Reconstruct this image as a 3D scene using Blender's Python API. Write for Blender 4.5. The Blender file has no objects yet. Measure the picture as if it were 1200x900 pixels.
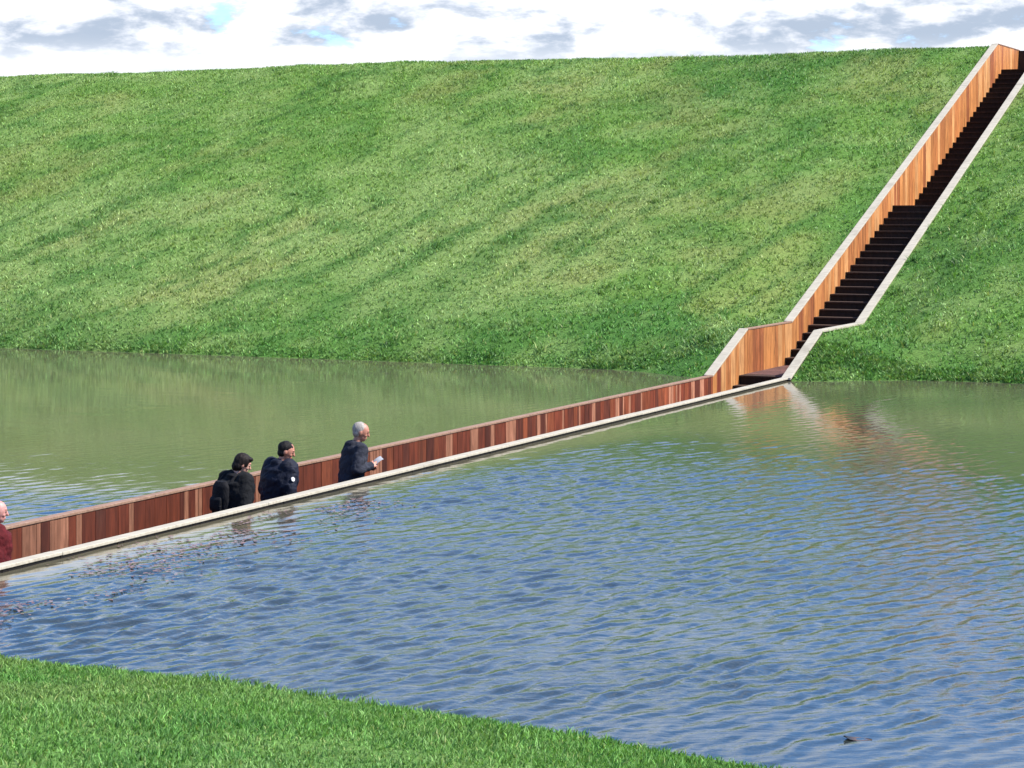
import bpy, bmesh, math, random
import numpy as np
from mathutils import Vector, Matrix, noise as mnoise

random.seed(7)
rng = np.random.default_rng(11)
S = bpy.context.scene
COL = S.collection

# ------------------------------------------------------------------ camera
EYE = 3.6
cam_d = bpy.data.cameras.new('camera')
cam = bpy.data.objects.new('camera', cam_d)
COL.objects.link(cam)
cam.location = (0, 0, EYE)
cam.rotation_euler = (math.radians(90), 0, 0)
cam_d.sensor_fit = 'HORIZONTAL'
cam_d.sensor_width = 36
cam_d.lens = 2562.6 / 1200 * 36
cam_d.shift_y = -(450 - 235.2) / 1200
cam_d.clip_start = 0.1
cam_d.clip_end = 6000
S.camera = cam

# ------------------------------------------------------------------ light
SUN_EL = math.radians(50)
SUN_AZ = math.radians(98)          # from +Y towards +X
sd = Vector((math.sin(SUN_AZ) * math.cos(SUN_EL), math.cos(SUN_AZ) * math.cos(SUN_EL), math.sin(SUN_EL)))
sun_d = bpy.data.lights.new('sun', 'SUN')
sun_d.energy = 4.6
sun_d.angle = math.radians(0.6)
sun_d.color = (1.0, 0.95, 0.87)
sun = bpy.data.objects.new('sun', sun_d)
COL.objects.link(sun)
sun.rotation_euler = (-sd).to_track_quat('-Z', 'Y').to_euler()
sun.location = (60, 10, 60)

S.view_settings.view_transform = 'Standard'
S.view_settings.look = 'None'
S.view_settings.exposure = 1.2
S.view_settings.gamma = 1
S.view_settings.use_curve_mapping = False


class NT:
    """small helper for node trees"""
    def __init__(self, tree):
        self.t = tree
        tree.nodes.clear()

    def n(self, kind, **kw):
        nd = self.t.nodes.new(kind)
        for k, v in kw.items():
            if k == 'inp':
                for a, b in v.items():
                    nd.inputs[a].default_value = b
            else:
                setattr(nd, k, v)
        return nd

    def l(self, a, b):
        self.t.links.new(a, b)

    def math(self, op, a, b=None, c=None, clamp=False):
        nd = self.n('ShaderNodeMath', operation=op, use_clamp=clamp)
        for i, v in enumerate((a, b, c)):
            if v is None:
                continue
            if hasattr(v, 'is_linked'):
                self.l(v, nd.inputs[i])
            else:
                nd.inputs[i].default_value = v
        return nd.outputs[0]

    def smooth(self, x, a, b):
        nd = self.n('ShaderNodeMapRange', interpolation_type='SMOOTHSTEP')
        self.l(x, nd.inputs['Value'])
        nd.inputs['From Min'].default_value = a
        nd.inputs['From Max'].default_value = b
        return nd.outputs['Result']

    def mix(self, fac, a, b, mode='MIX'):
        nd = self.n('ShaderNodeMix', data_type='RGBA', blend_type=mode)
        for sock, v in ((nd.inputs['Factor'], fac), (nd.inputs['A'], a), (nd.inputs['B'], b)):
            if hasattr(v, 'is_linked'):
                self.l(v, sock)
            elif isinstance(v, (int, float)):
                sock.default_value = v
            else:
                sock.default_value = (*v, 1)
        return nd.outputs['Result']

    def noise(self, vec, scale, detail=4, rough=0.55, dist=0.0):
        nd = self.n('ShaderNodeTexNoise')
        if vec is not None:
            self.l(vec, nd.inputs['Vector'])
        nd.inputs['Scale'].default_value = scale
        nd.inputs['Detail'].default_value = detail
        nd.inputs['Roughness'].default_value = rough
        nd.inputs['Distortion'].default_value = dist
        return nd.outputs['Fac']

    def mapping(self, vec, loc=(0, 0, 0), rot=(0, 0, 0), sc=(1, 1, 1)):
        nd = self.n('ShaderNodeMapping')
        self.l(vec, nd.inputs['Vector'])
        nd.inputs['Location'].default_value = loc
        nd.inputs['Rotation'].default_value = rot
        nd.inputs['Scale'].default_value = sc
        return nd.outputs['Vector']


# ------------------------------------------------------------------ sky
W = bpy.data.worlds.new('World')
S.world = W
W.use_nodes = True
w = NT(W.node_tree)
sky = w.n('ShaderNodeTexSky', sky_type='NISHITA', sun_disc=False, sun_elevation=SUN_EL, sun_rotation=SUN_AZ,
          altitude=0, air_density=0.7, dust_density=0.05, ozone_density=5.0)
bg_sky = w.n('ShaderNodeBackground')
hs = w.n('ShaderNodeHueSaturation', inp={'Saturation': 1.18, 'Value': 1.0})
w.l(sky.outputs['Color'], hs.inputs['Color'])
w.l(hs.outputs['Color'], bg_sky.inputs['Color'])
bg_sky.inputs['Strength'].default_value = 0.15
tc = w.n('ShaderNodeTexCoord').outputs['Generated']
sep = w.n('ShaderNodeSeparateXYZ')
w.l(tc, sep.inputs[0])
elev = sep.outputs['Z']
CL = (15, 15, 40)
v0 = w.mapping(tc, loc=(2.35, 0.0, 0.62), sc=CL)
v1 = w.mapping(tc, loc=(2.35 - 0.10, 0.0, 0.62 + 0.34), sc=CL)
na = w.noise(v0, 1.0, 9, 0.60, 0.15)
nb = w.noise(v1, 1.0, 6, 0.58, 0.15)
cover = w.smooth(na, 0.33, 0.44)
shade = w.math('SUBTRACT', na, nb)
shade = w.smooth(shade, -0.11, 0.09)
thick = w.smooth(na, 0.50, 0.70)
ccol = w.mix(shade, (0.37, 0.44, 0.55), (0.95, 0.96, 1.0))
ccol = w.mix(w.math('MULTIPLY', thick, 0.18), ccol, (0.6, 0.64, 0.72))
# a hazy bright band of far cloud just over the horizon
low = w.smooth(elev, 0.076, 0.058)
lowc = w.mix(w.noise(w.mapping(tc, sc=(16, 16, 130)), 1.0, 4), (0.70, 0.75, 0.85), (1.0, 1.0, 1.0))
ccol = w.mix(w.math('MULTIPLY', low, 0.6), ccol, lowc)
cover = w.math('MAXIMUM', cover, w.math('MULTIPLY', low, 0.92))
ccol = w.mix(w.smooth(elev, 0.105, 0.15), ccol, (0.88, 0.92, 1.0))
# fewer clouds higher up
high = w.smooth(elev, 0.27, 0.13)
nh = w.noise(w.mapping(tc, loc=(3.1, 1.7, 0), sc=(9, 9, 17)), 1.0, 6, 0.55, 0.3)
cover = w.math('MULTIPLY', cover, high)
cover = w.math('MAXIMUM', cover, w.math('MULTIPLY', w.smooth(nh, 0.53, 0.62), 0.62))
bg_cloud = w.n('ShaderNodeBackground')
w.l(ccol, bg_cloud.inputs['Color'])
bg_cloud.inputs['Strength'].default_value = 0.60
mx = w.n('ShaderNodeMixShader')
w.l(cover, mx.inputs[0])
w.l(bg_sky.outputs[0], mx.inputs[1])
w.l(bg_cloud.outputs[0], mx.inputs[2])
wo = w.n('ShaderNodeOutputWorld')
w.l(mx.outputs[0], wo.inputs['Surface'])

# ------------------------------------------------------------------ frame of the place
TH = 0.434
D2 = np.array([math.sin(TH), math.cos(TH)])        # along the bridge, away from the camera
N2 = np.array([-math.cos(TH), math.sin(TH)])       # across the bridge, to its left
C2 = np.array([5.304, 43.031])                     # where the far stairs leave the water
ROT = math.atan2(D2[1], D2[0])


def xy(s, t):
    return C2[0] + s * D2[0] + t * N2[0], C2[1] + s * D2[1] + t * N2[1]


def P(s, t, z):
    x, y = xy(s, t)
    return Vector((x, y, z))


def tag(o, label=None, cat=None, group=None, kind=None):
    for k, v in (('label', label), ('category', cat), ('group', group), ('kind', kind)):
        if v:
            o[k] = v
    return o


def empty(name, loc):
    o = bpy.data.objects.new(name, None)
    COL.objects.link(o)
    o.location = loc
    o.empty_display_size = 0.3
    return o


def link_mesh(name, me, mat=None, parent=None):
    o = bpy.data.objects.new(name, me)
    COL.objects.link(o)
    if mat:
        me.materials.append(mat)
    if parent:
        o.parent = parent
        bpy.context.view_layer.update()
        o.matrix_parent_inverse = Matrix.Translation(parent.location).inverted() if parent.rotation_euler.z == 0 \
            else parent.matrix_world.inverted()
    return o


class MB:
    """collects faces (world coordinates) for one mesh, with a colour per vertex"""
    def __init__(self):
        self.v, self.f, self.c = [], [], []

    def hexa(self, pts, col=(1, 1, 1)):
        b = len(self.v)
        self.v += [tuple(p) for p in pts]
        self.c += [col] * 8
        for q in ((0, 3, 2, 1), (4, 5, 6, 7), (0, 1, 5, 4), (1, 2, 6, 5), (2, 3, 7, 6), (3, 0, 4, 7)):
            self.f.append(tuple(b + i for i in q))

    def prism_st(self, s0, s1, t0, t1, zb0, zb1, zt0, zt1, col=(1, 1, 1)):
        """box between s0..s1, t0..t1 with its bottom and top heights given at both ends"""
        self.hexa([P(s0, t0, zb0), P(s1, t0, zb1), P(s1, t1, zb1), P(s0, t1, zb0),
                   P(s0, t0, zt0), P(s1, t0, zt1), P(s1, t1, zt1), P(s0, t1, zt0)], col)

    def sweep(self, ss, t0, t1, zb, zt, col=(1, 1, 1)):
        """one closed band along s, with given bottom and top heights"""
        b = len(self.v)
        for s, a, c in zip(ss, zb, zt):
            self.v += [tuple(P(s, t0, a)), tuple(P(s, t1, a)), tuple(P(s, t1, c)), tuple(P(s, t0, c))]
            self.c += [col] * 4
        n = len(ss)
        for i in range(n - 1):
            for k in range(4):
                k2 = (k + 1) % 4
                self.f.append((b + 4 * i + k, b + 4 * i + k2, b + 4 * i + 4 + k2, b + 4 * i + 4 + k))
        self.f.append((b + 3, b + 2, b + 1, b))
        e = b + 4 * (n - 1)
        self.f.append((e, e + 1, e + 2, e + 3))

    def build(self, name, mat, parent=None, bevel=0):
        me = bpy.data.meshes.new(name)
        me.from_pydata(self.v, [], self.f)
        me.update()
        at = me.color_attributes.new('tone', 'FLOAT_COLOR', 'POINT')
        at.data.foreach_set('color', np.array([(*c, 1) for c in self.c], dtype=np.float32).ravel())
        bm = bmesh.new()
        bm.from_mesh(me)
        bmesh.ops.recalc_face_normals(bm, faces=bm.faces)
        bm.to_mesh(me)
        bm.free()
        o = link_mesh(name, me, mat, parent)
        if bevel:
            m = o.modifiers.new('bevel', 'BEVEL')
            m.width = bevel
            m.segments = 2
            m.limit_method = 'ANGLE'
        return o


# ------------------------------------------------------------------ numpy noise
def _hash(ix, iy, seed):
    h = (ix.astype(np.int64) * 374761393 + iy.astype(np.int64) * 668265263 + seed * 974711) & 0xFFFFFFFF
    h = ((h ^ (h >> 13)) * 1274126177) & 0xFFFFFFFF
    h = h ^ (h >> 16)
    return (h & 0xFFFF) / 65535.0


def vnoise(x, y, seed=0):
    ix, iy = np.floor(x), np.floor(y)
    fx, fy = x - ix, y - iy
    ux, uy = fx * fx * (3 - 2 * fx), fy * fy * (3 - 2 * fy)
    a, b = _hash(ix, iy, seed), _hash(ix + 1, iy, seed)
    c, d = _hash(ix, iy + 1, seed), _hash(ix + 1, iy + 1, seed)
    return (a * (1 - ux) + b * ux) * (1 - uy) + (c * (1 - ux) + d * ux) * uy


def fbm(x, y, seed=0, octv=4, gain=0.5):
    s, a, n = 0, 1, 0
    for i in range(octv):
        s = s + a * vnoise(x * 2 ** i + 17.3 * i, y * 2 ** i - 9.1 * i, seed + i)
        n += a
        a *= gain
    return s / n


def sstep(a, b, x):
    u = np.clip((x - a) / (b - a), 0, 1)
    return u * u * (3 - 2 * u)


# ------------------------------------------------------------------ profile of the bridge and stairs
CAP_S = np.array([-33.0, -27.4, 0.0, 2.16, 5.2, 26.0, 29.2])
CAP_Z = np.array([0.84, 0.12, 0.12, 0.94, 0.94, 8.44, 8.44])
WALLW = 0.18
TR0, TR1 = -WALLW, 0.0              # right wall
TL0, TL1 = 1.43, 1.43 + WALLW       # left wall
DECK = -1.10


def capz(s):
    return np.interp(s, CAP_S, CAP_Z)


# terrain ------------------------------------------------------------
def shore(t):
    u = np.maximum(0, -(t + 4.5))
    return -27.37 - np.where(u < 6, 0.0796 * u ** 1.4, 0.0796 * 6 ** 1.4 + 0.21 * (u - 6))


FAR_S = np.array([-4, 1.18, 2.4, 5.2, 12, 25.0, 26.4, 30, 34, 70, 3000])
FAR_Z = np.array([-1.7, 0, 0.52, 1.36, 3.62, 8.10, 8.34, 8.42, 8.3, 0.6, 0.0])
LOC_S = np.array([-4, -0.12, 2.16, 5.2, 25.6, 26.6, 30])
LOC_Z = np.array([-1.7, -0.01, 0.87, 0.885, 8.22, 8.36, 8.40])


def ground_z(s, t):
    s, t = np.asarray(s, float), np.asarray(t, float)
    x = C2[0] + s * D2[0] + t * N2[0]
    y = C2[1] + s * D2[1] + t * N2[1]
    far = np.interp(s, FAR_S, FAR_Z)
    bump = (fbm(x * 0.16, y * 0.16, 3, 3) - 0.5) * 0.35 + (fbm(x * 0.8, y * 0.8, 5, 3) - 0.5) * 0.10
    dist = np.maximum(0, np.maximum(-0.2 - t, t - 1.62))
    wgt = np.exp(-(dist / 1.5) ** 2)
    loc = np.interp(s, LOC_S, LOC_Z)
    far = far + bump * (1 - wgt) * sstep(0.2, 4, s)
    far = np.where(s < 30, far * (1 - wgt) + loc * wgt, far)
    u = shore(t) - s
    near = np.interp(u, [-3.5, 0, 0.25, 13, 20, 300], [-1.7, 0, 0.07, 1.85, 2.2, 2.6])
    near = near + (fbm(x * 0.9, y * 0.9, 8, 3) - 0.5) * 0.09 * sstep(-0.5, 1.5, u)
    return np.where(s > -14, far, near)


def lerp(a, b, f):
    return a + (b - a) * f[..., None]


def grass_col(s, t):
    """colour of the sward: lush and dry patches, mower tracks running up the slope"""
    s, t = np.asarray(s, float), np.asarray(t, float)
    x = C2[0] + s * D2[0] + t * N2[0]
    y = C2[1] + s * D2[1] + t * N2[1]
    base = np.array([0.132, 0.258, 0.054])
    lush = np.array([0.066, 0.180, 0.038])
    dry = np.array([0.270, 0.280, 0.110])
    pale = np.array([0.225, 0.335, 0.115])
    far = s > -14
    wx = t + 0.19 * s + 1.2 * (fbm(x * .12, y * .12, 71, 2) - .5)
    big = fbm(x * 0.13, y * 0.13, 21, 4)
    streak = fbm(wx / 0.42, s / 9.0, 31, 3)
    mid = fbm(wx / 1.9, s / 3.2, 41, 5)
    c = np.broadcast_to(base, s.shape + (3,))
    c = lerp(c, pale, 0.75 * sstep(0.46, 0.70, big))
    c = lerp(c, lush, 0.85 * sstep(0.50, 0.28, big))
    c = lerp(c, dry, 0.45 * sstep(0.50, 0.78, mid))
    tr = sstep(0.57, 0.72, streak) * far
    c = lerp(c, lush * .85, 0.65 * tr)
    # rank wetter grass low on the far bank
    low = sstep(6.5, 2.0, s + 1.6 * (mid - .5) * 4) * far
    c = lerp(c, lush, 0.6 * low)
    fine = fbm(x * 1.1, y * 1.1, 51, 3)
    c = lerp(c, lush, 0.5 * sstep(0.45, 0.25, fine))
    c = lerp(c, pale, 0.45 * sstep(0.55, 0.75, fine))
    c = lerp(c, lush * np.array([.9, 1.1, .9]), 0.40 * (~far))
    return c


# materials ------------------------------------------------------------
def new_mat(name):
    m = bpy.data.materials.new(name)
    m.use_nodes = True
    return m, NT(m.node_tree)


def principled(nt, **kw):
    b = nt.n('ShaderNodeBsdfPrincipled')
    o = nt.n('ShaderNodeOutputMaterial')
    nt.l(b.outputs[0], o.inputs['Surface'])
    for k, v in kw.items():
        b.inputs[k].default_value = v
    return b


def wood_mat(name, rough=0.6, bump=0.25, wet=False):
    m, nt = new_mat(name)
    b = principled(nt, Roughness=rough)
    b.inputs['Specular IOR Level'].default_value = 0.3
    at = nt.n('ShaderNodeAttribute', attribute_name='tone')
    geo = nt.n('ShaderNodeNewGeometry')
    v = nt.mapping(geo.outputs['Position'], sc=(14, 14, 1.6))
    g = nt.noise(v, 1.0, 6, 0.65, 0.6)
    st = nt.noise(nt.mapping(geo.outputs['Position'], sc=(3, 3, 1.1)), 1.0, 4, 0.6)
    col = nt.mix(nt.smooth(g, 0.3, 0.75), (0.55, 0.5, 0.45), (1.25, 1.2, 1.15))
    col = nt.mix(1.0, at.outputs['Color'], col, 'MULTIPLY')
    col = nt.mix(nt.math('MULTIPLY', nt.smooth(st, 0.55, 0.8), 0.45), col, (0.06, 0.03, 0.018))
    if wet:
        sp = nt.n('ShaderNodeSeparateXYZ')
        nt.l(geo.outputs['Position'], sp.inputs[0])
        damp = nt.smooth(nt.math('ADD', sp.outputs['Z'], nt.math('MULTIPLY', st, 0.02)), 0.09, 0.06)
        out = nt.n('ShaderNodeAttribute', attribute_name='outer')
        col = nt.mix(nt.math('MULTIPLY', damp, out.outputs['Fac']), col, (0.008, 0.007, 0.006))
    nt.l(col, b.inputs['Base Color'])
    bp = nt.n('ShaderNodeBump', inp={'Strength': bump, 'Distance': 0.01})
    nt.l(g, bp.inputs['Height'])
    nt.l(bp.outputs[0], b.inputs['Normal'])
    return m


M_PLANK = wood_mat('red_hardwood')
M_STEP = wood_mat('dark_step_wood', 0.75, 0.3)


def cap_mat(name, lo, hi, stain):
    m, nt = new_mat(name)
    b = principled(nt, Roughness=0.7)
    geo = nt.n('ShaderNodeNewGeometry')
    g = nt.noise(nt.mapping(geo.outputs['Position'], rot=(0, 0, -ROT), sc=(2.0, 26, 26)), 1.0, 5, 0.6)
    st = nt.noise(geo.outputs['Position'], 1.3, 5, 0.65)
    col = nt.mix(nt.smooth(g, 0.25, 0.75), lo, hi)
    col = nt.mix(nt.math('MULTIPLY', nt.smooth(st, 0.52, 0.72), 0.45), col, stain)
    nt.l(col, b.inputs['Base Color'])
    bp = nt.n('ShaderNodeBump', inp={'Strength': 0.3, 'Distance': 0.006})
    nt.l(g, bp.inputs['Height'])
    nt.l(bp.outputs[0], b.inputs['Normal'])
    return m


M_CAP = cap_mat('pale_weathered_cap', (0.27, 0.240, 0.185), (0.40, 0.362, 0.285), (0.17, 0.14, 0.10))
M_TANCAP = cap_mat('tan_weathered_cap', (0.16, 0.088, 0.056), (0.27, 0.165, 0.11), (0.10, 0.055, 0.035))


def soil_mat():
    m, nt = new_mat('turf_soil')
    b = principled(nt, Roughness=0.95)
    b.inputs['Specular IOR Level'].default_value = 0.1
    at = nt.n('ShaderNodeAttribute', attribute_name='tone')
    geo = nt.n('ShaderNodeNewGeometry')
    f = nt.noise(geo.outputs['Position'], 22, 5, 0.7)
    col = nt.mix(nt.smooth(f, 0.3, 0.7), (0.45, 0.42, 0.40), (1.15, 1.1, 1.0))
    col = nt.mix(1.0, at.outputs['Color'], col, 'MULTIPLY')
    sp = nt.n('ShaderNodeSeparateXYZ')
    nt.l(geo.outputs['Position'], sp.inputs[0])
    mud = nt.smooth(sp.outputs['Z'], 0.05, -0.02)
    col = nt.mix(mud, col, (0.085, 0.075, 0.042))
    nt.l(col, b.inputs['Base Color'])
    bp = nt.n('ShaderNodeBump', inp={'Strength': 0.8, 'Distance': 0.05})
    nt.l(f, bp.inputs['Height'])
    nt.l(bp.outputs[0], b.inputs['Normal'])
    return m


def blade_mat():
    m, nt = new_mat('grass_blades')
    at = nt.n('ShaderNodeAttribute', attribute_name='tone')
    b = nt.n('ShaderNodeBsdfPrincipled', inp={'Roughness': 0.55})
    b.inputs['Specular IOR Level'].default_value = 0.25
    tr = nt.n('ShaderNodeBsdfTranslucent')
    mxs = nt.n('ShaderNodeMixShader', inp={0: 0.28})
    o = nt.n('ShaderNodeOutputMaterial')
    nt.l(at.outputs['Color'], b.inputs['Base Color'])
    nt.l(nt.mix(1.0, at.outputs['Color'], (1.25, 1.2, 0.6), 'MULTIPLY'), tr.inputs['Color'])
    nt.l(b.outputs[0], mxs.inputs[1])
    nt.l(tr.outputs[0], mxs.inputs[2])
    nt.l(mxs.outputs[0], o.inputs['Surface'])
    return m


def water_mat():
    m, nt = new_mat('moat_water')
    b = principled(nt, Roughness=0.03, IOR=1.55)
    geo = nt.n('ShaderNodeNewGeometry')
    f = nt.noise(geo.outputs['Position'], 0.25, 4, 0.6)
    silt = nt.mix(nt.smooth(f, 0.3, 0.7), (0.080, 0.074, 0.046), (0.098, 0.086, 0.056))
    depth = nt.n('ShaderNodeAttribute', attribute_name='tone')
    nt.l(nt.mix(nt.smooth(depth.outputs['Fac'], 0.1, 0.6), silt, (0.020, 0.026, 0.024)), b.inputs['Base Color'])
    v = nt.mapping(geo.outputs['Position'], rot=(0, 0, math.radians(-55)), sc=(5, 13, 1))
    h = nt.noise(v, 1.0, 4, 0.6, 0.4)
    bp = nt.n('ShaderNodeBump', inp={'Strength': 0.22, 'Distance': 0.02})
    at = nt.n('ShaderNodeAttribute', attribute_name='tone')
    nt.l(nt.math('MULTIPLY', at.outputs['Fac'], 0.25), bp.inputs['Strength'])
    nt.l(h, bp.inputs['Height'])
    nt.l(bp.outputs[0], b.inputs['Normal'])
    return m


M_SOIL, M_BLADE, M_WATER = soil_mat(), blade_mat(), water_mat()


# ------------------------------------------------------------------ ground sheet and water
def lines(*segs):
    out = []
    for a, b, st in segs:
        n = max(1, int(round((b - a) / st)))
        out += list(np.linspace(a, b, n + 1))
    return np.unique(np.round(out, 4))


HOLES = [(-33.0, 29.2, -0.09, 1.52), (27.4, 29.2, -2.3, -0.09)]
WHOLE = [(-33.0, 3.2, -0.09, 1.52)]


def grid(name, ss, tt, zfun, holes, mat, colfun=None):
    for h0, h1, a, b in holes:
        ss = np.unique(np.append(ss, [h0, h1]))
        tt = np.unique(np.append(tt, [a, b]))
    Sg, Tg = np.meshgrid(ss, tt, indexing='ij')
    Z = zfun(Sg, Tg)
    X, Y = xy(Sg, Tg)
    co = np.stack([X, Y, Z], -1).reshape(-1, 3)
    ns, nt_ = len(ss), len(tt)
    i, j = np.meshgrid(np.arange(ns - 1), np.arange(nt_ - 1), indexing='ij')
    sc, tcn = (ss[:-1] + ss[1:]) / 2, (tt[:-1] + tt[1:]) / 2
    keep = np.ones((ns - 1, nt_ - 1), bool)
    for h0, h1, a, b in holes:
        keep &= ~(((sc > h0) & (sc < h1))[:, None] & ((tcn > a) & (tcn < b))[None, :])
    i, j = i[keep], j[keep]
    a = i * nt_ + j
    quads = np.stack([a, a + 1, a + nt_ + 1, a + nt_], -1)[:, ::-1]
    me = bpy.data.meshes.new(name)
    me.vertices.add(len(co))
    me.vertices.foreach_set('co', co.astype(np.float32).ravel())
    me.loops.add(quads.size)
    me.loops.foreach_set('vertex_index', quads.astype(np.int32).ravel())
    me.polygons.add(len(quads))
    me.polygons.foreach_set('loop_start', np.arange(0, quads.size, 4, dtype=np.int32))
    me.polygons.foreach_set('use_smooth', np.ones(len(quads), bool))
    me.update(calc_edges=True)
    me.validate()
    if colfun is not None:
        c = colfun(Sg, Tg).reshape(-1, 3)
        at = me.color_attributes.new('tone', 'FLOAT_COLOR', 'POINT')
        at.data.foreach_set('color', np.hstack([c, np.ones((len(c), 1))]).astype(np.float32).ravel())
    return link_mesh(name, me, mat)


ss = lines((-900, -80, 60), (-80, -44, 3), (-44, -33, .5), (-33, -26, .2), (-26, -5, .7), (-5, 8, .2), (8, 32, .25), (32, 80, 3), (80, 2500, 120))
tt = lines((-1500, -90, 90), (-90, -20, 4), (-20, -3, .3), (-3, 5, .18), (5, 52, .35), (52, 150, 5), (150, 1500, 90))
ground = grid('ground', ss, tt, ground_z, HOLES, M_SOIL, lambda s, t: grass_col(s, t) * 0.9)
tag(ground, 'turf covered earth bank, ditch bed and near shore under the grass', 'ground', kind='structure')

# ripples: a sum of short wind waves, strong on the open water and dying out towards the sheltered far bank
NW = 90
lam = np.exp(rng.uniform(math.log(0.11), math.log(0.34), NW))
kdir = math.radians(-34) + rng.normal(0, math.radians(20), NW)
kk = 2 * math.pi / lam
kx, ky = kk * np.cos(kdir), kk * np.sin(kdir)
ph = rng.uniform(0, 2 * math.pi, NW)
slope = 0.165 * math.sqrt(2 / NW)
amp = slope / kk


WL = 0.055


def wind(s, t):
    x, y = xy(s, t)
    gust = 0.25 + 1.6 * fbm(x * .26, y * .34, 61, 3)
    open_w = np.where(t > 1, sstep(-18.0, -22.0, s), sstep(-9.0, -18.5, s))
    calm = sstep(-28.4, -25.2, s + 0.8 * fbm(x * .4, y * .4, 66, 2)) * .45 + .55
    lee = np.where((t < .1) & (s > -27.5), .20 + .80 * sstep(.3, 1.7, -t), 1.0)
    return (np.where(t > 1, .10, .22) + 0.78 * open_w) * gust * calm * lee


def water_z(s, t):
    x, y = xy(s, t)
    near = (s > -32) & (s < 3) & (t > -14) & (t < 30)
    xn, yn, sn, tn = x[near], y[near], s[near], t[near]
    z = np.zeros(xn.shape)
    for a, p, q, f in zip(amp, kx, ky, ph):
        z += a * np.sin(p * xn + q * yn + f)
    m = wind(sn, tn)
    out = np.zeros(s.shape)
    out[near] = z * m
    return out + WL


ss = lines((-900, -60, 120), (-60, -32, 4), (-32, -29.5, .5), (-29.5, -7, .036), (-7, 2.4, .09), (2.4, 3.2, .4))
tt = lines((-1500, -30, 150), (-30, -14, 2), (-14, -12, .4), (-12, 0, .042), (0, 8, .055), (9, 30, .5), (30, 100, 8), (100, 1500, 150))
ss = ss[(ss > -33.01)]
water = grid('water', ss, tt, water_z, WHOLE, M_WATER, lambda s, t: np.repeat(np.clip(wind(s, t), 0, 1)[..., None], 3, -1))
tag(water, 'rippled olive and blue moat water crossed by the sunken walkway', 'water', kind='structure')


# ------------------------------------------------------------------ grass
def grass(name, s, t, hgt, wid, lean, blades, colvar, label):
    """every tuft is a few leaning blades with their own tint"""
    n = len(s)
    z = ground_z(s, t)
    inr = np.zeros(n, bool)
    for a, b, c, d in HOLES:
        inr |= (s > a - .12) & (s < b + .15) & (t > c - .14) & (t < d + .14)
    ok = (z > WL + 0.01) & ~inr
    s, t, z = s[ok], t[ok], z[ok]
    n = len(s)
    x, y = xy(s, t)
    col = grass_col(s, t)
    n2 = n * blades
    rep = lambda a: np.repeat(a, blades, axis=0)
    x, y, z, col = rep(x), rep(y), rep(z), rep(col)
    x = x + rng.normal(0, wid * 1.6, n2)
    y = y + rng.normal(0, wid * 1.6, n2)
    tall = rep(0.55 + 0.9 * fbm(s * .9, t * .9, 81, 3))
    H = rep(np.broadcast_to(np.asarray(hgt, float), ok.shape)[ok]) * rng.uniform(.55, 1.35, n2) * tall
    az = rng.uniform(0, 2 * math.pi, n2)
    wv = np.stack([np.cos(az), np.sin(az)], -1) * (wid * rng.uniform(.6, 1.3, n2))[:, None]
    laz = rng.uniform(0, 2 * math.pi, n2)
    ll = H * np.abs(rng.normal(lean, .3, n2))
    lx, ly = np.cos(laz) * ll + H * .10, np.sin(laz) * ll
    v = np.empty((n2, 5, 3), np.float32)
    b = np.stack([x, y, z - .01], -1)
    v[:, 0] = b
    v[:, 0, :2] -= wv
    v[:, 1] = b
    v[:, 1, :2] += wv
    mid = b + np.stack([lx * .35, ly * .35, H * .62], -1)
    v[:, 2] = mid
    v[:, 2, :2] += wv * .75
    v[:, 3] = mid
    v[:, 3, :2] -= wv * .75
    v[:, 4] = b + np.stack([lx, ly, H], -1)
    base = np.arange(n2, dtype=np.int32)[:, None] * 5
    q = base + np.array([0, 1, 2, 3], np.int32)
    tr = base + np.array([3, 2, 4], np.int32)
    loops = np.concatenate([q, tr], 1).ravel()
    starts = (np.arange(n2, dtype=np.int32)[:, None] * 7 + np.array([0, 4], np.int32)).ravel()
    me = bpy.data.meshes.new(name)
    me.vertices.add(n2 * 5)
    me.vertices.foreach_set('co', v.ravel())
    me.loops.add(len(loops))
    me.loops.foreach_set('vertex_index', loops)
    me.polygons.add(len(starts))
    me.polygons.foreach_set('loop_start', starts)
    me.update(calc_edges=True)
    br = np.exp(rng.normal(0, colvar, n2))[:, None]
    yel = (rng.random(n2) < .06)[:, None]
    c = np.where(yel, col * .4 + np.array([.26, .28, .10]) * .8, col * br)
    c = np.clip(c, 0, .6)
    cc = np.ones((n2, 5, 4), np.float32)
    cc[:, :, :3] = c[:, None, :]
    at = me.color_attributes.new('tone', 'FLOAT_COLOR', 'POINT')
    at.data.foreach_set('color', cc.ravel())
    return tag(link_mesh(name, me, M_BLADE), label, 'grass', kind='stuff')


nf = 165000
s_ = rng.uniform(-.3, 29.5, nf)
t_ = rng.uniform(-11, 47, nf)
hg = np.full(nf, .075)
# rank tufts along the water's edge and here and there on the slope
ne = 9000
te = rng.uniform(-9, 30, ne)
se = 1.15 + np.abs(rng.normal(0, .35, ne)) + (fbm(te * 1.3, te * 0, 95, 3) - .5) * .5
ke = fbm(te * .7, te * 0 + 3, 96, 3)
he = .05 + .06 * sstep(.45, .75, ke) * rng.uniform(.4, 1, ne)
te = np.concatenate([te, rng.uniform(-6, -.2, 5000)])
se = np.concatenate([se, rng.uniform(-.15, 1.8, 5000)])
he = np.concatenate([he, np.full(5000, .075)])
nc = 200
ct, cs = rng.uniform(-9, 46, nc), rng.uniform(1.5, 27, nc)
tc_ = np.repeat(ct, 14) + rng.normal(0, .09, nc * 14)
sc_ = np.repeat(cs, 14) + rng.normal(0, .09, nc * 14)
s_, t_ = np.concatenate([s_, se, sc_]), np.concatenate([t_, te, tc_])
hg = np.concatenate([hg, he, np.repeat(rng.uniform(.09, .17, nc), 14)])
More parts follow.
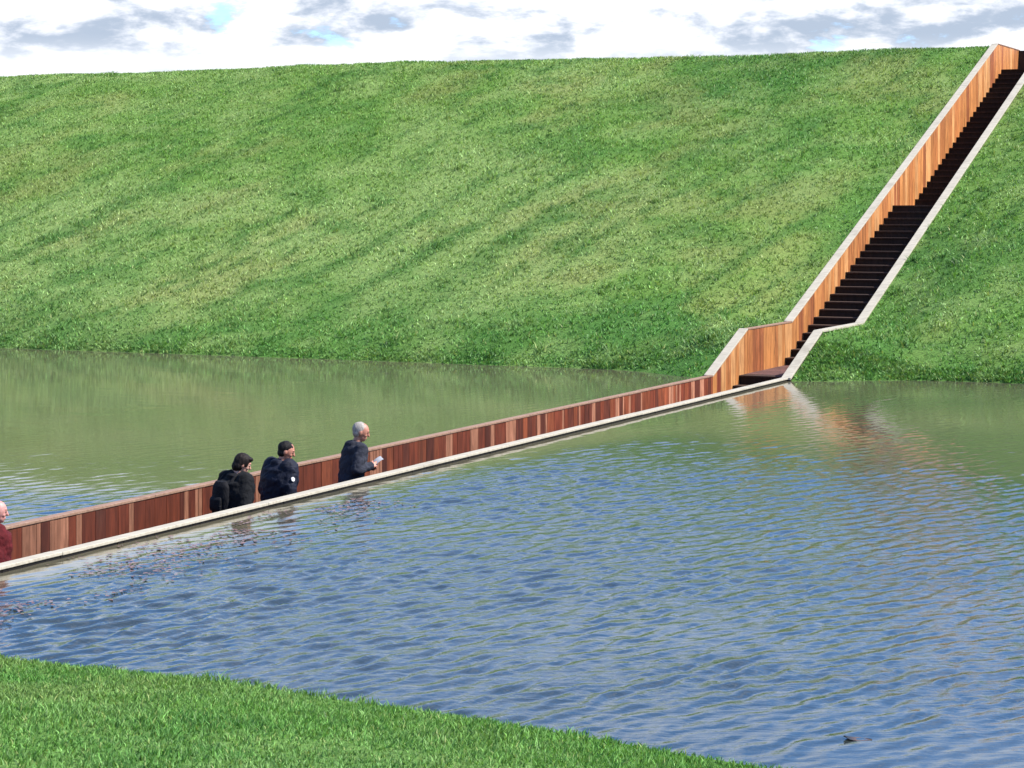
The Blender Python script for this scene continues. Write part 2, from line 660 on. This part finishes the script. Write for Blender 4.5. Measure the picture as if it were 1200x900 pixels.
grass('grass', s_, t_, hg, .0125, .95, 3, .34, 'mown green grass on the long far bank rising from the moat')
nn = 75000
t_ = rng.uniform(-13.5, 1.5, nn)
s_ = shore(t_) - rng.uniform(-.15, 4.6, nn)
t2 = rng.uniform(-20, 9, 110000)
s2 = shore(t2) - rng.uniform(-.15, 9.5, 110000)
out = (t2 < -13.5) | (t2 > 1.5) | (shore(t2) - s2 > 4.6)
s_, t_ = np.concatenate([s_, s2[out]]), np.concatenate([t_, t2[out]])
nn = len(s_)
hg = np.full(nn, .040)
ed = (shore(t_) - s_) < .34
hg[ed] = .035 + .035 * sstep(.48, .74, fbm(t_[ed] * 2.2, s_[ed] * 2.2, 97, 3))
grass('grass', s_, t_, hg, .0045, .6, 3, .32, 'bright green lawn on the near shore in the lower corner')

# ------------------------------------------------------------------ footbridge and stairs


def plank_tone(red, r=None):
    """tint of one board: mostly red brown, some bleached, some nearly black"""
    r = random.random() if r is None else r
    if red:
        if r < .20:
            c = (0.25, 0.115, 0.070)
        elif r < .62:
            c = (0.108, 0.025, 0.011)
        elif r < .82:
            c = (0.066, 0.017, 0.009)
        else:
            c = (0.135, 0.036, 0.015)
    else:
        if r < .25:
            c = (0.60, 0.31, 0.125)
        elif r < .65:
            c = (0.50, 0.215, 0.070)
        elif r < .88:
            c = (0.42, 0.165, 0.054)
        else:
            c = (0.31, 0.105, 0.038)
    k = random.uniform(.85, 1.15) * (1 if red else .76)
    return tuple(v * k for v in c)


FL_S = [-33.0, -32.4, -28.4, -0.35, 2.0, 4.7, 14.1, 15.95, 26.9, 29.2]
FL_Z = [0.72, 0.72, DECK, DECK, 0.0, 0.0, 3.48, 3.48, 7.66, 7.66]


def floorz(s):
    return np.interp(s, FL_S, FL_Z)


def wall(name, parent, s0, s1, side, redfun, wmin, wmax, thin=0.0):
    """planked retaining wall: dark core, boards on both faces, all one mesh"""
    mb = MB()
    t0, t1 = (TR0 + thin, TR1) if side < 0 else (TL0, TL1 - thin)
    brk = [s for s in list(CAP_S) + FL_S if s0 < s < s1]
    sl = np.array(sorted(set([s0, s1] + brk)))
    mb.sweep(sl, t0 + .03, t1 - .03, floorz(sl) - .42, capz(sl) - .036, (.02, .012, .008))
    for face in (0, 1):
        s = s0
        inner = (face == 1) if side < 0 else (face == 0)
        while s < s1 - .02:
            slim = thin > 0 and random.random() < .34
            e = min(s1, s + (random.uniform(.06, .11) if slim else random.uniform(wmin, wmax)))
            for bk in sl:
                if s + .03 < bk < e:
                    e = bk
            a, b = s + .003, e - .003
            proud = random.uniform(0, .006)
            if face == 0:
                ta, tb = t0 - proud + .006, t0 + .03
            else:
                ta, tb = t1 - .03, t1 + proud - .006
            fb = floorz(s) if inner else floorz(s)
            bot = min(floorz(a), floorz(b)) - (.30 if inner else .40)
            rd = redfun(s)
            warm = .82 + .70 * float(sstep(-18, -1, s)) if rd else 1 + .22 * max(0, s) / 26
            tone = tuple(v * warm for v in plank_tone(rd, .1 if slim and random.random() < .75 else (random.uniform(.16, 1) if slim or thin else None)))
            if not inner:
                tone = (.006, .004, .003)
            mb.prism_st(a, b, ta, tb, bot, bot, capz(a) - .036, capz(b) - .036, tone)
            s = e
    return mb.build(name, M_PLANK, parent)


def coping(name, parent, s0, s1, side, thin=0.0, th=.055, mat=None):
    mb = MB()
    t0, t1 = (TR0 + thin, TR1) if side < 0 else (TL0, TL1 - thin)
    brk = [s for s in CAP_S if s0 < s < s1]
    sl = np.array(sorted(set([s0, s1] + brk)))
    # boards of about four metres with fine joints
    cuts = [s0]
    for a, b in zip(sl[:-1], sl[1:]):
        k = max(1, int(round((b - a) / 3.9)))
        for i in range(1, k + 1):
            cuts.append(a + (b - a) * i / k)
    for a, b in zip(cuts[:-1], cuts[1:]):
        dz = random.uniform(-.002, .002)
        a2, b2 = a + (.002 if a > s0 else 0), b - (.002 if b < s1 else 0)
        mb.prism_st(a2, b2, t0 - .008, t1 + .008, capz(a2) - th + dz, capz(b2) - th + dz, capz(a2) + dz, capz(b2) + dz)
    return mb.build(name, mat or M_CAP, parent, .006)


def flight(parent, s0, s1, z0, z1, n, t0=0.004, t1=None):
    """n steps; the boards of a step are one part"""
    t1 = TL0 - .004 if t1 is None else t1
    g = (s1 - s0) / n
    up = z1 > z0
    r = abs(z1 - z0) / n
    for i in range(n):
        mb = MB()
        if up:
            a, b, top = s0 + g * i, s0 + g * (i + 1), z0 + r * (i + 1)
        else:
            a, b, top = s0 + g * i, s0 + g * (i + 1), z0 - r * i
        k = random.uniform(.8, 1.2)
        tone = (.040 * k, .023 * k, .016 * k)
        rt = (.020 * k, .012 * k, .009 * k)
        fr, bk = (a, b) if up else (b, a)
        sg = 1 if up else -1
        mid = (a + b) / 2
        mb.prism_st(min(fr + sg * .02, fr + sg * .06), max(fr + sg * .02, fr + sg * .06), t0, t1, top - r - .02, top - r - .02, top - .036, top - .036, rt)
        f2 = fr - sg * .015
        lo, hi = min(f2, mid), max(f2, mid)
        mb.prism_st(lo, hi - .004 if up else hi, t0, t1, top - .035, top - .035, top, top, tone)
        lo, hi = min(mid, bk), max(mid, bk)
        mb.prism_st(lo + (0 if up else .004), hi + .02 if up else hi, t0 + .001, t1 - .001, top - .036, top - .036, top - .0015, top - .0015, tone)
        mb.build('step', M_STEP, parent)


def boards(name, parent, s0, s1, z, tone, t0=0.003, t1=None, wid=.14):
    t1 = TL0 - .003 if t1 is None else t1
    mb = MB()
    mb.prism_st(s0, s1, t0 + .03, t1 - .03, z - .22, z - .22, z - .045, z - .045, (.015, .01, .008))
    s = s0
    while s < s1 - .01:
        e = min(s1, s + wid)
        k = random.uniform(.7, 1.3)
        dz = random.uniform(-.002, .001)
        mb.prism_st(s + .003, e - .003, t0, t1, z - .044, z - .044, z + dz, z + dz, tuple(c * k for c in tone))
        s = e
    return mb.build(name, M_STEP, parent)


br = tag(empty('sunken_footbridge', P(-14, .7, DECK)),
         'narrow red wooden walkway sunk into the moat between plank walls with pale tops', 'footbridge')
red = lambda s: True
wall('plank_wall', br, -33.0, 0.0, -1, red, .13, .30, .06)
wall('plank_wall', br, -33.0, 0.0, 1, red, .13, .30, .06)
coping('coping', br, -33.0, 0.0, -1, .055, .034)
coping('coping', br, -33.0, 0.0, 1, .085, .034, M_TANCAP)
boards('deck', br, -28.4, -0.35, DECK, (.11, .055, .035))
flight(br, -32.4, -28.4, 0.72, DECK, 11)

st = tag(empty('staircase', P(4, .7, 0)),
         'long dark wooden stair cut up the grass bank between orange plank walls', 'staircase')
orange = lambda s: s < 0.4 and random.random() < .5
wall('plank_wall', st, 0.0, 27.4, -1, orange, .20, .34)
wall('plank_wall', st, 0.0, 29.2, 1, orange, .20, .34)
coping('coping', st, 0.0, 27.4, -1, 0, .045)
coping('coping', st, 0.0, 2.16, 1, 0, .036)
coping('coping', st, 2.16, 5.2, 1, .10, .036, M_TANCAP)
coping('coping', st, 5.2, 26.0, 1, 0, .036)
coping('coping', st, 26.0, 29.2, 1, .08, .036, M_TANCAP)
flight(st, -0.35, 2.0, DECK, 0.0, 6)
boards('landing', st, 2.0, 4.7, 0.0, (.10, .05, .045))
flight(st, 4.7, 14.1, 0.0, 3.48, 22)
boards('landing', st, 14.12, 15.95, 3.48, (.05, .03, .022))
flight(st, 15.95, 26.9, 3.48, 7.66, 26)
boards('landing', st, 26.92, 29.0, 7.66, (.05, .03, .022))
# end wall at the top, where the path turns off to the right through the crest
mb = MB()
mb.prism_st(29.03, 29.2, -2.3, TL0 - .004, 7.2, 7.2, 8.40, 8.40, (.035, .02, .014))
mb.build('end_wall', M_PLANK, st)
mb = MB()
mb.prism_st(27.4, 27.55, -2.3, TR0 - .012, 7.2, 7.2, 8.40, 8.40, (.2, .08, .04))
mb.build('end_wall', M_PLANK, st)
mb = MB()
for i in range(4):
    mb.prism_st(27.56, 29.02, -2.28 if i == 3 else TR0 - .42 * (i + 1), TR0 - .42 * i + .19, 7.3, 7.3, 7.66 + .185 * (i + 1), 7.66 + .185 * (i + 1), (.045, .026, .018))
mb.build('turned_steps', M_STEP, st)


# ------------------------------------------------------------------ people
def cloth_mat(name, col, rough=.9, sheen=.0):
    m, nt = new_mat(name)
    b = principled(nt, Roughness=rough)
    b.inputs['Sheen Weight'].default_value = sheen
    b.inputs['Specular IOR Level'].default_value = .2
    oc = nt.n('ShaderNodeTexCoord').outputs['Object']
    f = nt.noise(oc, 9, 5, .6, .8)
    fine = nt.noise(oc, 160, 2, .6)
    c = nt.mix(nt.smooth(f, .3, .7), tuple(v * .75 for v in col), tuple(min(1, v * 1.25) for v in col))
    nt.l(c, b.inputs['Base Color'])
    hsum = nt.math('ADD', f, nt.math('MULTIPLY', fine, .06))
    bp = nt.n('ShaderNodeBump', inp={'Strength': .7, 'Distance': .035})
    nt.l(hsum, bp.inputs['Height'])
    nt.l(bp.outputs[0], b.inputs['Normal'])
    return m


def skin_mat(name, col):
    m, nt = new_mat(name)
    b = principled(nt, Roughness=.5)
    b.inputs['Subsurface Weight'].default_value = .08
    b.inputs['Subsurface Radius'].default_value = (.02, .008, .005)
    oc = nt.n('ShaderNodeTexCoord').outputs['Object']
    f = nt.noise(oc, 30, 4, .6)
    nt.l(nt.mix(nt.smooth(f, .35, .7), col, tuple(c * k for c, k in zip(col, (.9, .72, .70)))), b.inputs['Base Color'])
    return m


def hair_mat(name, col):
    m, nt = new_mat(name)
    b = principled(nt, Roughness=.6)
    b.inputs['Specular IOR Level'].default_value = .15
    oc = nt.n('ShaderNodeTexCoord').outputs['Object']
    f = nt.noise(nt.mapping(oc, sc=(60, 60, 14)), 1.0, 4, .7)
    nt.l(nt.mix(nt.smooth(f, .3, .7), tuple(c * .5 for c in col), tuple(min(1, c * 1.3) for c in col)), b.inputs['Base Color'])
    bp = nt.n('ShaderNodeBump', inp={'Strength': .8, 'Distance': .01})
    nt.l(f, bp.inputs['Height'])
    nt.l(bp.outputs[0], b.inputs['Normal'])
    return m


def capsule(bm, a, ra, b, rb, seg=14):
    a, b = Vector(a), Vector(b)
    ax = b - a
    L = ax.length
    q = ax.to_track_quat('Z', 'Y') if L > 1e-6 else Matrix.Identity(3).to_quaternion()
    rings = []
    for i in range(1, 5):
        an = math.pi / 2 * i / 4
        rings.append((-ra * math.cos(an), ra * math.sin(an)))
    for i in range(0, 4):
        an = math.pi / 2 * i / 4
        rings.append((L + rb * math.sin(an), rb * math.cos(an)))
    vs = []
    for z, r in rings:
        vs.append([bm.verts.new(a + q @ Vector((r * math.cos(2 * math.pi * k / seg), r * math.sin(2 * math.pi * k / seg), z))) for k in range(seg)])
    for i in range(len(vs) - 1):
        for k in range(seg):
            bm.faces.new((vs[i][k], vs[i][(k + 1) % seg], vs[i + 1][(k + 1) % seg], vs[i + 1][k]))
    p0 = bm.verts.new(a + q @ Vector((0, 0, -ra)))
    p1 = bm.verts.new(a + q @ Vector((0, 0, L + rb)))
    for k in range(seg):
        bm.faces.new((p0, vs[0][(k + 1) % seg], vs[0][k]))
        bm.faces.new((p1, vs[-1][k], vs[-1][(k + 1) % seg]))


def ellipsoid(bm, c, r, M=None):
    mat = Matrix.Translation(Vector(c)) @ Matrix.Diagonal((*r, 1))
    if M is not None:
        mat = M @ mat
    bmesh.ops.create_icosphere(bm, subdivisions=3, radius=1, matrix=mat)


def loft(bm, rings, seg=24):
    """rings: (z, cx, rx, ry) ellipses stacked upward"""
    vs = []
    for z, cx, rx, ry in rings:
        vs.append([bm.verts.new((cx + rx * math.cos(2 * math.pi * k / seg), ry * math.sin(2 * math.pi * k / seg), z)) for k in range(seg)])
    for i in range(len(vs) - 1):
        for k in range(seg):
            bm.faces.new((vs[i][k], vs[i][(k + 1) % seg], vs[i + 1][(k + 1) % seg], vs[i + 1][k]))
    bm.faces.new(list(reversed(vs[0])))
    bm.faces.new(vs[-1])


def skinned(bm, name, voxel, smooth):
    """fuse overlapping shapes into one continuous surface"""
    me = bpy.data.meshes.new(name)
    bm.to_mesh(me)
    bm.free()
    tmp = bpy.data.objects.new('tmp', me)
    COL.objects.link(tmp)
    r = tmp.modifiers.new('r', 'REMESH')
    r.mode = 'VOXEL'
    r.voxel_size = voxel
    if smooth:
        k = tmp.modifiers.new('s', 'SMOOTH')
        k.factor = .5
        k.iterations = smooth
    dg = bpy.context.evaluated_depsgraph_get()
    out = bpy.data.meshes.new_from_object(tmp.evaluated_get(dg))
    out.name = name
    out.polygons.foreach_set('use_smooth', np.ones(len(out.polygons), bool))
    bpy.data.objects.remove(tmp)
    return out


def ruffle(me, sc, amp, seed):
    """folds in cloth, locks in hair"""
    off = Vector((seed * 3.7, seed * 1.3, 0))
    new = []
    for v in me.vertices:
        q = Vector((v.co.x * sc[0], v.co.y * sc[1], v.co.z * sc[2] + v.co.y * sc[0] * .5)) + off
        new.append(v.co + v.normal * amp * mnoise.noise(q))
    for v, c in zip(me.vertices, new):
        v.co = c
    me.update()


def hand(bm, wrist, fwd, side, normal, curl=.8, s=1.0):
    """palm, four unequal bent fingers and a thumb; normal = the way the palm faces, side = towards the thumb"""
    f, sd_, n = Vector(fwd).normalized(), Vector(side).normalized(), Vector(normal).normalized()
    w0 = Vector(wrist)
    for k in (-.026, -.009, .009, .026):
        capsule(bm, w0 + sd_ * k * .8 * s, .016 * s, w0 + f * .085 * s + sd_ * k * s, .0125 * s, 8)
    for k, L in ((.030, .072), (.010, .082), (-.010, .076), (-.029, .060)):
        p = w0 + f * .085 * s + sd_ * k * s
        d1 = (f * math.cos(curl * .5) + n * math.sin(curl * .5))
        d2 = (f * math.cos(curl * 1.3) + n * math.sin(curl * 1.3))
        p2 = p + d1 * L * .5 * s
        p3 = p2 + d2 * L * .5 * s
        capsule(bm, p, .0098 * s, p2, .0088 * s, 8)
        capsule(bm, p2, .0088 * s, p3, .0078 * s, 8)
    b0 = w0 + f * .025 * s + sd_ * .026 * s
    b1 = b0 + (f * .6 + sd_ * .7 + n * .3).normalized() * .038 * s
    b2 = b1 + (f * .85 + sd_ * .15 + n * .5).normalized() * .034 * s
    capsule(bm, b0, .014 * s, b1, .011 * s, 8)
    capsule(bm, b1, .011 * s, b2, .009 * s, 8)


def person(label, s, t, heading, H, mats, head_yaw=0, head_pitch=0, arms=None, stride=.16, hair='short', coat_hem=.80, lean=0.03, bulk=1.0, group=None):
    """standing on the walkway; local +X is the way the body faces"""
    k = H / 1.75
    skin, coat_m, trou_m, shoe_m, hair_m = mats
    V = Vector
    hipL, hipR = V((0, .092, .93)), V((0, -.092, .93))
    kneL, kneR = V((stride * .55 + .03, .095, .50)), V((-stride * .25 + .02, -.095, .50))
    ankL, ankR = V((stride, .10, .085)), V((-stride, -.10, .10))
    shL, shR = V((lean, .175, 1.415)), V((lean, -.175, 1.415))
    arms = arms or {}
    elL, wrL = arms.get('L', (V((-.03 + lean, .245, 1.13)), V((.08 + lean, .235, .90))))
    elR, wrR = arms.get('R', (V((-.06 + lean, -.245, 1.13)), V((.03 + lean, -.245, .89))))
    elL, wrL, elR, wrR = V(elL), V(wrL), V(elR), V(wrR)
    nb = V((lean, 0, 1.46))
    HM = Matrix.Translation(nb) @ Matrix.Rotation(head_yaw, 4, 'Z') @ Matrix.Rotation(head_pitch, 4, 'Y')
    hp = lambda x, y, z: HM @ V((x, y, z))
    # ---- body
    bm = bmesh.new()
    ellipsoid(bm, (.018, 0, .185), (.098, .076, .108), HM)
    ellipsoid(bm, (.050, 0, .120), (.058, .058, .062), HM)
    ellipsoid(bm, (.075, 0, .085), (.026, .028, .022), HM)
    capsule(bm, hp(.108, 0, .195), .010, hp(.128, 0, .153), .015, 8)
    ellipsoid(bm, (.098, 0, .212), (.018, .050, .012), HM)
    ellipsoid(bm, (.103, 0, .117), (.014, .024, .009), HM)
    for sg in (1, -1):
        ellipsoid(bm, (.005, sg * .078, .165), (.022, .010, .033), HM)
        ellipsoid(bm, (.078, sg * .040, .150), (.025, .020, .022), HM)
    capsule(bm, nb + V((-.01, 0, -.04)), .062, hp(.005, 0, .10), .054)
    loft(bm, [(.86, 0, .10, .15), (.95, 0, .11, .165), (1.08, .005, .098, .14), (1.25, lean * .6, .112, .160), (1.38, lean, .105, .165), (1.46, lean, .06, .09)])
    for a, b, c in ((hipL, kneL, ankL), (hipR, kneR, ankR)):
        capsule(bm, a, .088, b, .056)
        capsule(bm, b, .056, c, .038)
        capsule(bm, c + V((-.03, 0, -.045)), .034, c + V((.14, 0, -.058)), .026)
    for a, b, c, sg in ((shL, elL, wrL, 1), (shR, elR, wrR, -1)):
        capsule(bm, a, .055, b, .042)
        capsule(bm, b, .042, c, .028)
        f = (c - b).normalized()
        if abs(f.z) > .7:
            hand(bm, c, f, V((1, 0, 0)), V((0, -sg, 0)), .7)
        else:
            hand(bm, c, f, V((0, -sg * .5, .8)), V((0, -sg, 0)), .9)
    root = bpy.data.objects.new('person', skinned(bm, 'person', .0065, 2))
    COL.objects.link(root)
    root.data.materials.append(skin)
    tag(root, label, 'person', group)

    def part(name, bm, m, vox=.011, sm=3):
        o = bpy.data.objects.new(name, skinned(bm, name, vox, sm))
        if name == 'hair':
            ruffle(o.data, (34, 34, 12), .007, s)
        elif name != 'shoe':
            ruffle(o.data, (7, 7, 11), .020, s)
            ruffle(o.data, (22, 22, 26), .006, s + 4)
        COL.objects.link(o)
        o.data.materials.append(m)
        o.parent = root
        return o
    # ---- coat
    bm = bmesh.new()
    B = bulk
    hem = coat_hem
    loft(bm, [(hem, .0, .150 * B, .205 * B), (hem + .12, .0, .152 * B, .205 * B), (1.10, .005, .142 * B, .188 * B), (1.28, lean * .7, .150 * B, .205 * B), (1.40, lean, .132 * B, .195 * B), (1.465, lean - .005, .095, .120), (1.50, lean, .082, .084)])
    for a, b, c in ((shL, elL, wrL), (shR, elR, wrR)):
        capsule(bm, a, .085 * B, b, .067 * B)
        e = b + (c - b) * .93
        capsule(bm, b, .067 * B, e, .050 * B)
    ellipsoid(bm, (lean - .05, 0, 1.475), (.075, .092, .050))
    part('coat', bm, coat_m)
    # ---- trousers
    bm = bmesh.new()
    loft(bm, [(.84, 0, .118, .172), (.96, 0, .122, .176), (1.04, 0, .112, .16)])
    for a, b, c in ((hipL, kneL, ankL), (hipR, kneR, ankR)):
        capsule(bm, a, .104, b, .076)
        capsule(bm, b, .076, c + V((0, 0, .01)), .062)
    part('trousers', bm, trou_m)
    # ---- shoes
    for c in (ankL, ankR):
        bm = bmesh.new()
        capsule(bm, c + V((-.035, 0, -.042)), .044, c + V((.10, 0, -.048)), .041)
        capsule(bm, c + V((.10, 0, -.048)), .041, c + V((.165, 0, -.052)), .032)
        part('shoe', bm, shoe_m, .009, 2)
    # ---- hair
    bm = bmesh.new()
    if hair == 'bob':
        ellipsoid(bm, (-.004, 0, .205), (.108, .092, .108), HM)
        ellipsoid(bm, (-.032, 0, .135), (.076, .086, .080), HM)
        ellipsoid(bm, (.060, 0, .262), (.060, .070, .035), HM)
    elif hair == 'short':
        ellipsoid(bm, (-.003, 0, .207), (.103, .084, .097), HM)
        ellipsoid(bm, (-.026, 0, .145), (.066, .076, .064), HM)
    else:
        ellipsoid(bm, (-.014, 0, .203), (.098, .084, .096), HM)
        ellipsoid(bm, (-.028, 0, .148), (.064, .077, .062), HM)
    part('hair', bm, hair_m, .009, 2)
    for sg in (1, -1):
        bm = bmesh.new()
        bmesh.ops.create_icosphere(bm, subdivisions=2, radius=.0115, matrix=HM @ Matrix.Translation((.100, sg * .033, .185)))
        me = bpy.data.meshes.new('eye')
        bm.to_mesh(me)
        bm.free()
        o = bpy.data.objects.new('eye', me)
        COL.objects.link(o)
        me.materials.append(M_EYE)
        o.parent = root
    root.location = P(s, t, DECK)
    root.rotation_euler = (0, 0, heading)
    root.scale = (k, k, k)
    return root, HM


M_EYE, _nt = new_mat('eye_dark')
principled(_nt, Roughness=.2, **{'Base Color': (.02, .015, .012, 1)})
SK_A = skin_mat('skin_ruddy', (.36, .165, .11))
SK_B = skin_mat('skin_fair', (.42, .24, .175))
SK_C = skin_mat('skin_pink', (.42, .21, .18))
CT_BLACK = cloth_mat('black_wool', (.005, .0055, .007))
CT_NAVY = cloth_mat('navy_nylon', (.006, .008, .018), .7)
CT_CHAR = cloth_mat('charcoal_jacket', (.022, .024, .034))
CT_RED = cloth_mat('dark_red_fleece', (.07, .006, .008))
TR_DARK = cloth_mat('dark_denim', (.018, .022, .040))
TR_GREY = cloth_mat('grey_trousers', (.05, .05, .052))
SHOE = cloth_mat('black_leather', (.012, .010, .009), .45, 0)
HR_DARK = hair_mat('dark_brown_hair', (.012, .008, .007))
HR_BLK = hair_mat('near_black_hair', (.008, .007, .007))
HR_WHITE = hair_mat('white_hair', (.30, .27, .245))
HR_GREY = hair_mat('grey_hair', (.20, .16, .165))

rad = math.radians
PG = 'people walking through the sunken footbridge'
p1, _ = person('person in a black coat with dark hair and a rucksack, head bowed', -18.93, .74, rad(46), 1.675,
               (SK_B, CT_BLACK, TR_DARK, SHOE, HR_DARK), rad(-30), rad(24), hair='bob', bulk=1.42, coat_hem=.72, group=PG)
p2, _ = person('person in a navy jacket with short dark hair and a round white sleeve badge', -17.90, .74, rad(46), 1.72,
               (SK_A, CT_NAVY, TR_DARK, SHOE, HR_BLK), rad(-40), rad(20), hair='short', bulk=1.40, coat_hem=.74, group=PG)
V = Vector
p3, _ = person('person with white hair in a charcoal jacket holding out a pale leaflet', -16.1, .72, rad(28), 1.79,
               (SK_A, CT_CHAR, TR_GREY, SHOE, HR_WHITE), rad(-22), rad(18), hair='thin', bulk=1.08, lean=.07,
               arms={'R': (V((-.03, -.27, 1.17)), V((.19, -.20, 1.20))), 'L': (V((.02, .26, 1.15)), V((.24, .12, 1.14)))}, group=PG)
p0, _ = person('person in a dark red top with thin grey hair, last in line on the walkway', -23.56, .70, rad(26), 1.69,
               (SK_C, CT_RED, TR_DARK, SHOE, HR_GREY), rad(-8), rad(8), hair='thin', bulk=1.38, group=PG)

# round white badge sewn on the navy sleeve
bm = bmesh.new()
bmesh.ops.create_cone(bm, cap_ends=True, segments=20, radius1=.030, radius2=.027, depth=.008)
me = bpy.data.meshes.new('badge')
bm.to_mesh(me)
bm.free()
bd = bpy.data.objects.new('badge', me)
COL.objects.link(bd)
M_BADGE, _nt = new_mat('white_badge')
principled(_nt, Roughness=.6, **{'Base Color': (.5, .5, .5, 1)})
me.materials.append(M_BADGE)
bd.parent = p2
bd.location = (-.03, -.318, 1.30)
bd.rotation_euler = (rad(76), 0, 0)

# leaflet in the hands of the white-haired person
bm = bmesh.new()
g = bmesh.ops.create_grid(bm, x_segments=6, y_segments=8, size=.5)
for v in bm.verts:
    v.co.x *= .115
    v.co.y *= .16
    v.co.z = .012 * math.cos(v.co.x * 18) + .004 * math.sin(v.co.y * 30)
me = bpy.data.meshes.new('leaflet')
bm.to_mesh(me)
bm.free()
lf = bpy.data.objects.new('leaflet', me)
COL.objects.link(lf)
M_PAPER, _nt = new_mat('paper')
principled(_nt, Roughness=.7, **{'Base Color': (.42, .43, .45, 1)})
me.materials.append(M_PAPER)
so = lf.modifiers.new('thick', 'SOLIDIFY')
so.thickness = .0015
bpy.context.view_layer.update()
loc = p3.matrix_world @ Vector((.335, -.13, 1.255))
lf.location = loc
lf.rotation_euler = (rad(8), rad(-34), rad(14))
tag(lf, 'pale sheet of paper held in front of the white haired person', 'leaflet')

# rucksack on the back of the one in black
bm = bmesh.new()
loft(bm, [(-.22, 0, .065, .135), (-.18, 0, .085, .150), (0, 0, .090, .150), (.14, 0, .075, .135), (.20, 0, .045, .09)])
me = skinned(bm, 'pack', .010, 3)
rk = tag(empty('rucksack', p1.matrix_world @ Vector((-.175, .03, 1.21))), 'black rucksack on the back of the person in the black coat', 'rucksack')
rk.rotation_euler = (0, 0, rad(46))
CT_PACK = cloth_mat('black_nylon', (.005, .005, .007), .8, 0)
o = bpy.data.objects.new('pack', me)
COL.objects.link(o)
me.materials.append(CT_PACK)
o.parent = rk
bm = bmesh.new()
loft(bm, [(-.15, -.088, .030, .095), (-.11, -.090, .040, .105), (-.01, -.088, .036, .105), (.02, -.08, .02, .09)])
o = bpy.data.objects.new('front_pocket', skinned(bm, 'front_pocket', .008, 2))
COL.objects.link(o)
o.data.materials.append(CT_PACK)
o.parent = rk
for sg in (1, -1):
    bm = bmesh.new()
    pts = [(.05, sg * .10, .17), (.13, sg * .105, .255), (.24, sg * .11, .295), (.36, sg * .115, .24), (.405, sg * .12, .10)]
    for a, b in zip(pts[:-1], pts[1:]):
        capsule(bm, a, .020, b, .020, 8)
    o = bpy.data.objects.new('strap', skinned(bm, 'strap', .009, 2))
    COL.objects.link(o)
    o.data.materials.append(CT_PACK)
    o.parent = rk


# ------------------------------------------------------------------ floating leaves
def leaf_mat():
    m, nt = new_mat('dead_leaves')
    b = principled(nt, Roughness=.5)
    at = nt.n('ShaderNodeAttribute', attribute_name='tone')
    oc = nt.n('ShaderNodeNewGeometry').outputs['Position']
    f = nt.noise(oc, 40, 3, .6)
    nt.l(nt.mix(1.0, at.outputs['Color'], nt.mix(f, (.6, .6, .6), (1.3, 1.3, 1.3)), 'MULTIPLY'), b.inputs['Base Color'])
    return m


M_LEAF = leaf_mat()


def leaf(mb, s, t, z, L, a, tone, lift=.0):
    c = P(s, t, z)
    u = Vector((math.cos(a), math.sin(a), 0))
    v = Vector((-math.sin(a), math.cos(a), 0))
    prof = [(-.5, 0), (-.28, .20), (0, .27), (.26, .18), (.5, 0)]
    b = len(mb.v)
    for i, (x, wd) in enumerate(prof):
        for sg in (-1, 0, 1):
            p = c + u * (x * L) + v * (sg * wd * L)
            p.z += abs(sg) * .05 * L * random.uniform(.3, 1) * .5 + lift * max(0, x) * L
            mb.v.append(tuple(p))
            mb.c.append(tone)
    for i in range(4):
        for k in range(2):
            q = b + 3 * i + k
            mb.f.append((q, q + 1, q + 4, q + 3))


mb = MB()
cnt = 0
while cnt < 1300:
    s = random.uniform(-27.0, -18.5)
    f = (s + 27.0) / 8.5
    t = -abs(random.gauss(.95 - .45 * f, .40)) - .22
    if t < -2.1 or vnoise(np.array([s * 1.3]), np.array([t * 2.2]), 91)[0] < .38:
        continue
    r = random.random()
    tone = (.15, .075, .055) if r < .45 else ((.23, .15, .135) if r < .85 else (.045, .028, .024))
    leaf(mb, s, t, WL + .012, random.uniform(.026, .07), random.uniform(0, 6.3), tone)
    cnt += 1
fl = mb.build('fallen_leaves', M_LEAF)
tag(fl, 'scatter of brown leaves drifting beside the near end of the walkway', 'leaves', kind='stuff')

mb = MB()
leaf(mb, 0, 0, 0, .20, rad(-4), (.085, .05, .035))
lm = [Vector(v) - P(0, 0, 0) for v in mb.v]
# the far end of the leaf is curled up into a dark tip
nv = []
for v in lm:
    q = v.copy()
    up = max(0, -v.x - .01)
    q.z += up * up * 2.6
    q.x += up * .15
    nv.append(tuple(q + Vector((2.27, 14.40, WL - .006))))
mb.v = nv
mb.c = [(.012, .010, .012) if v[0] < 2.225 else c for v, c in zip(nv, mb.c)]
dl = mb.build('dead_leaf', M_LEAF)
so = dl.modifiers.new('thick', 'SOLIDIFY')
so.thickness = .004
tag(dl, 'curled dark brown leaf floating alone on the blue water', 'leaf')
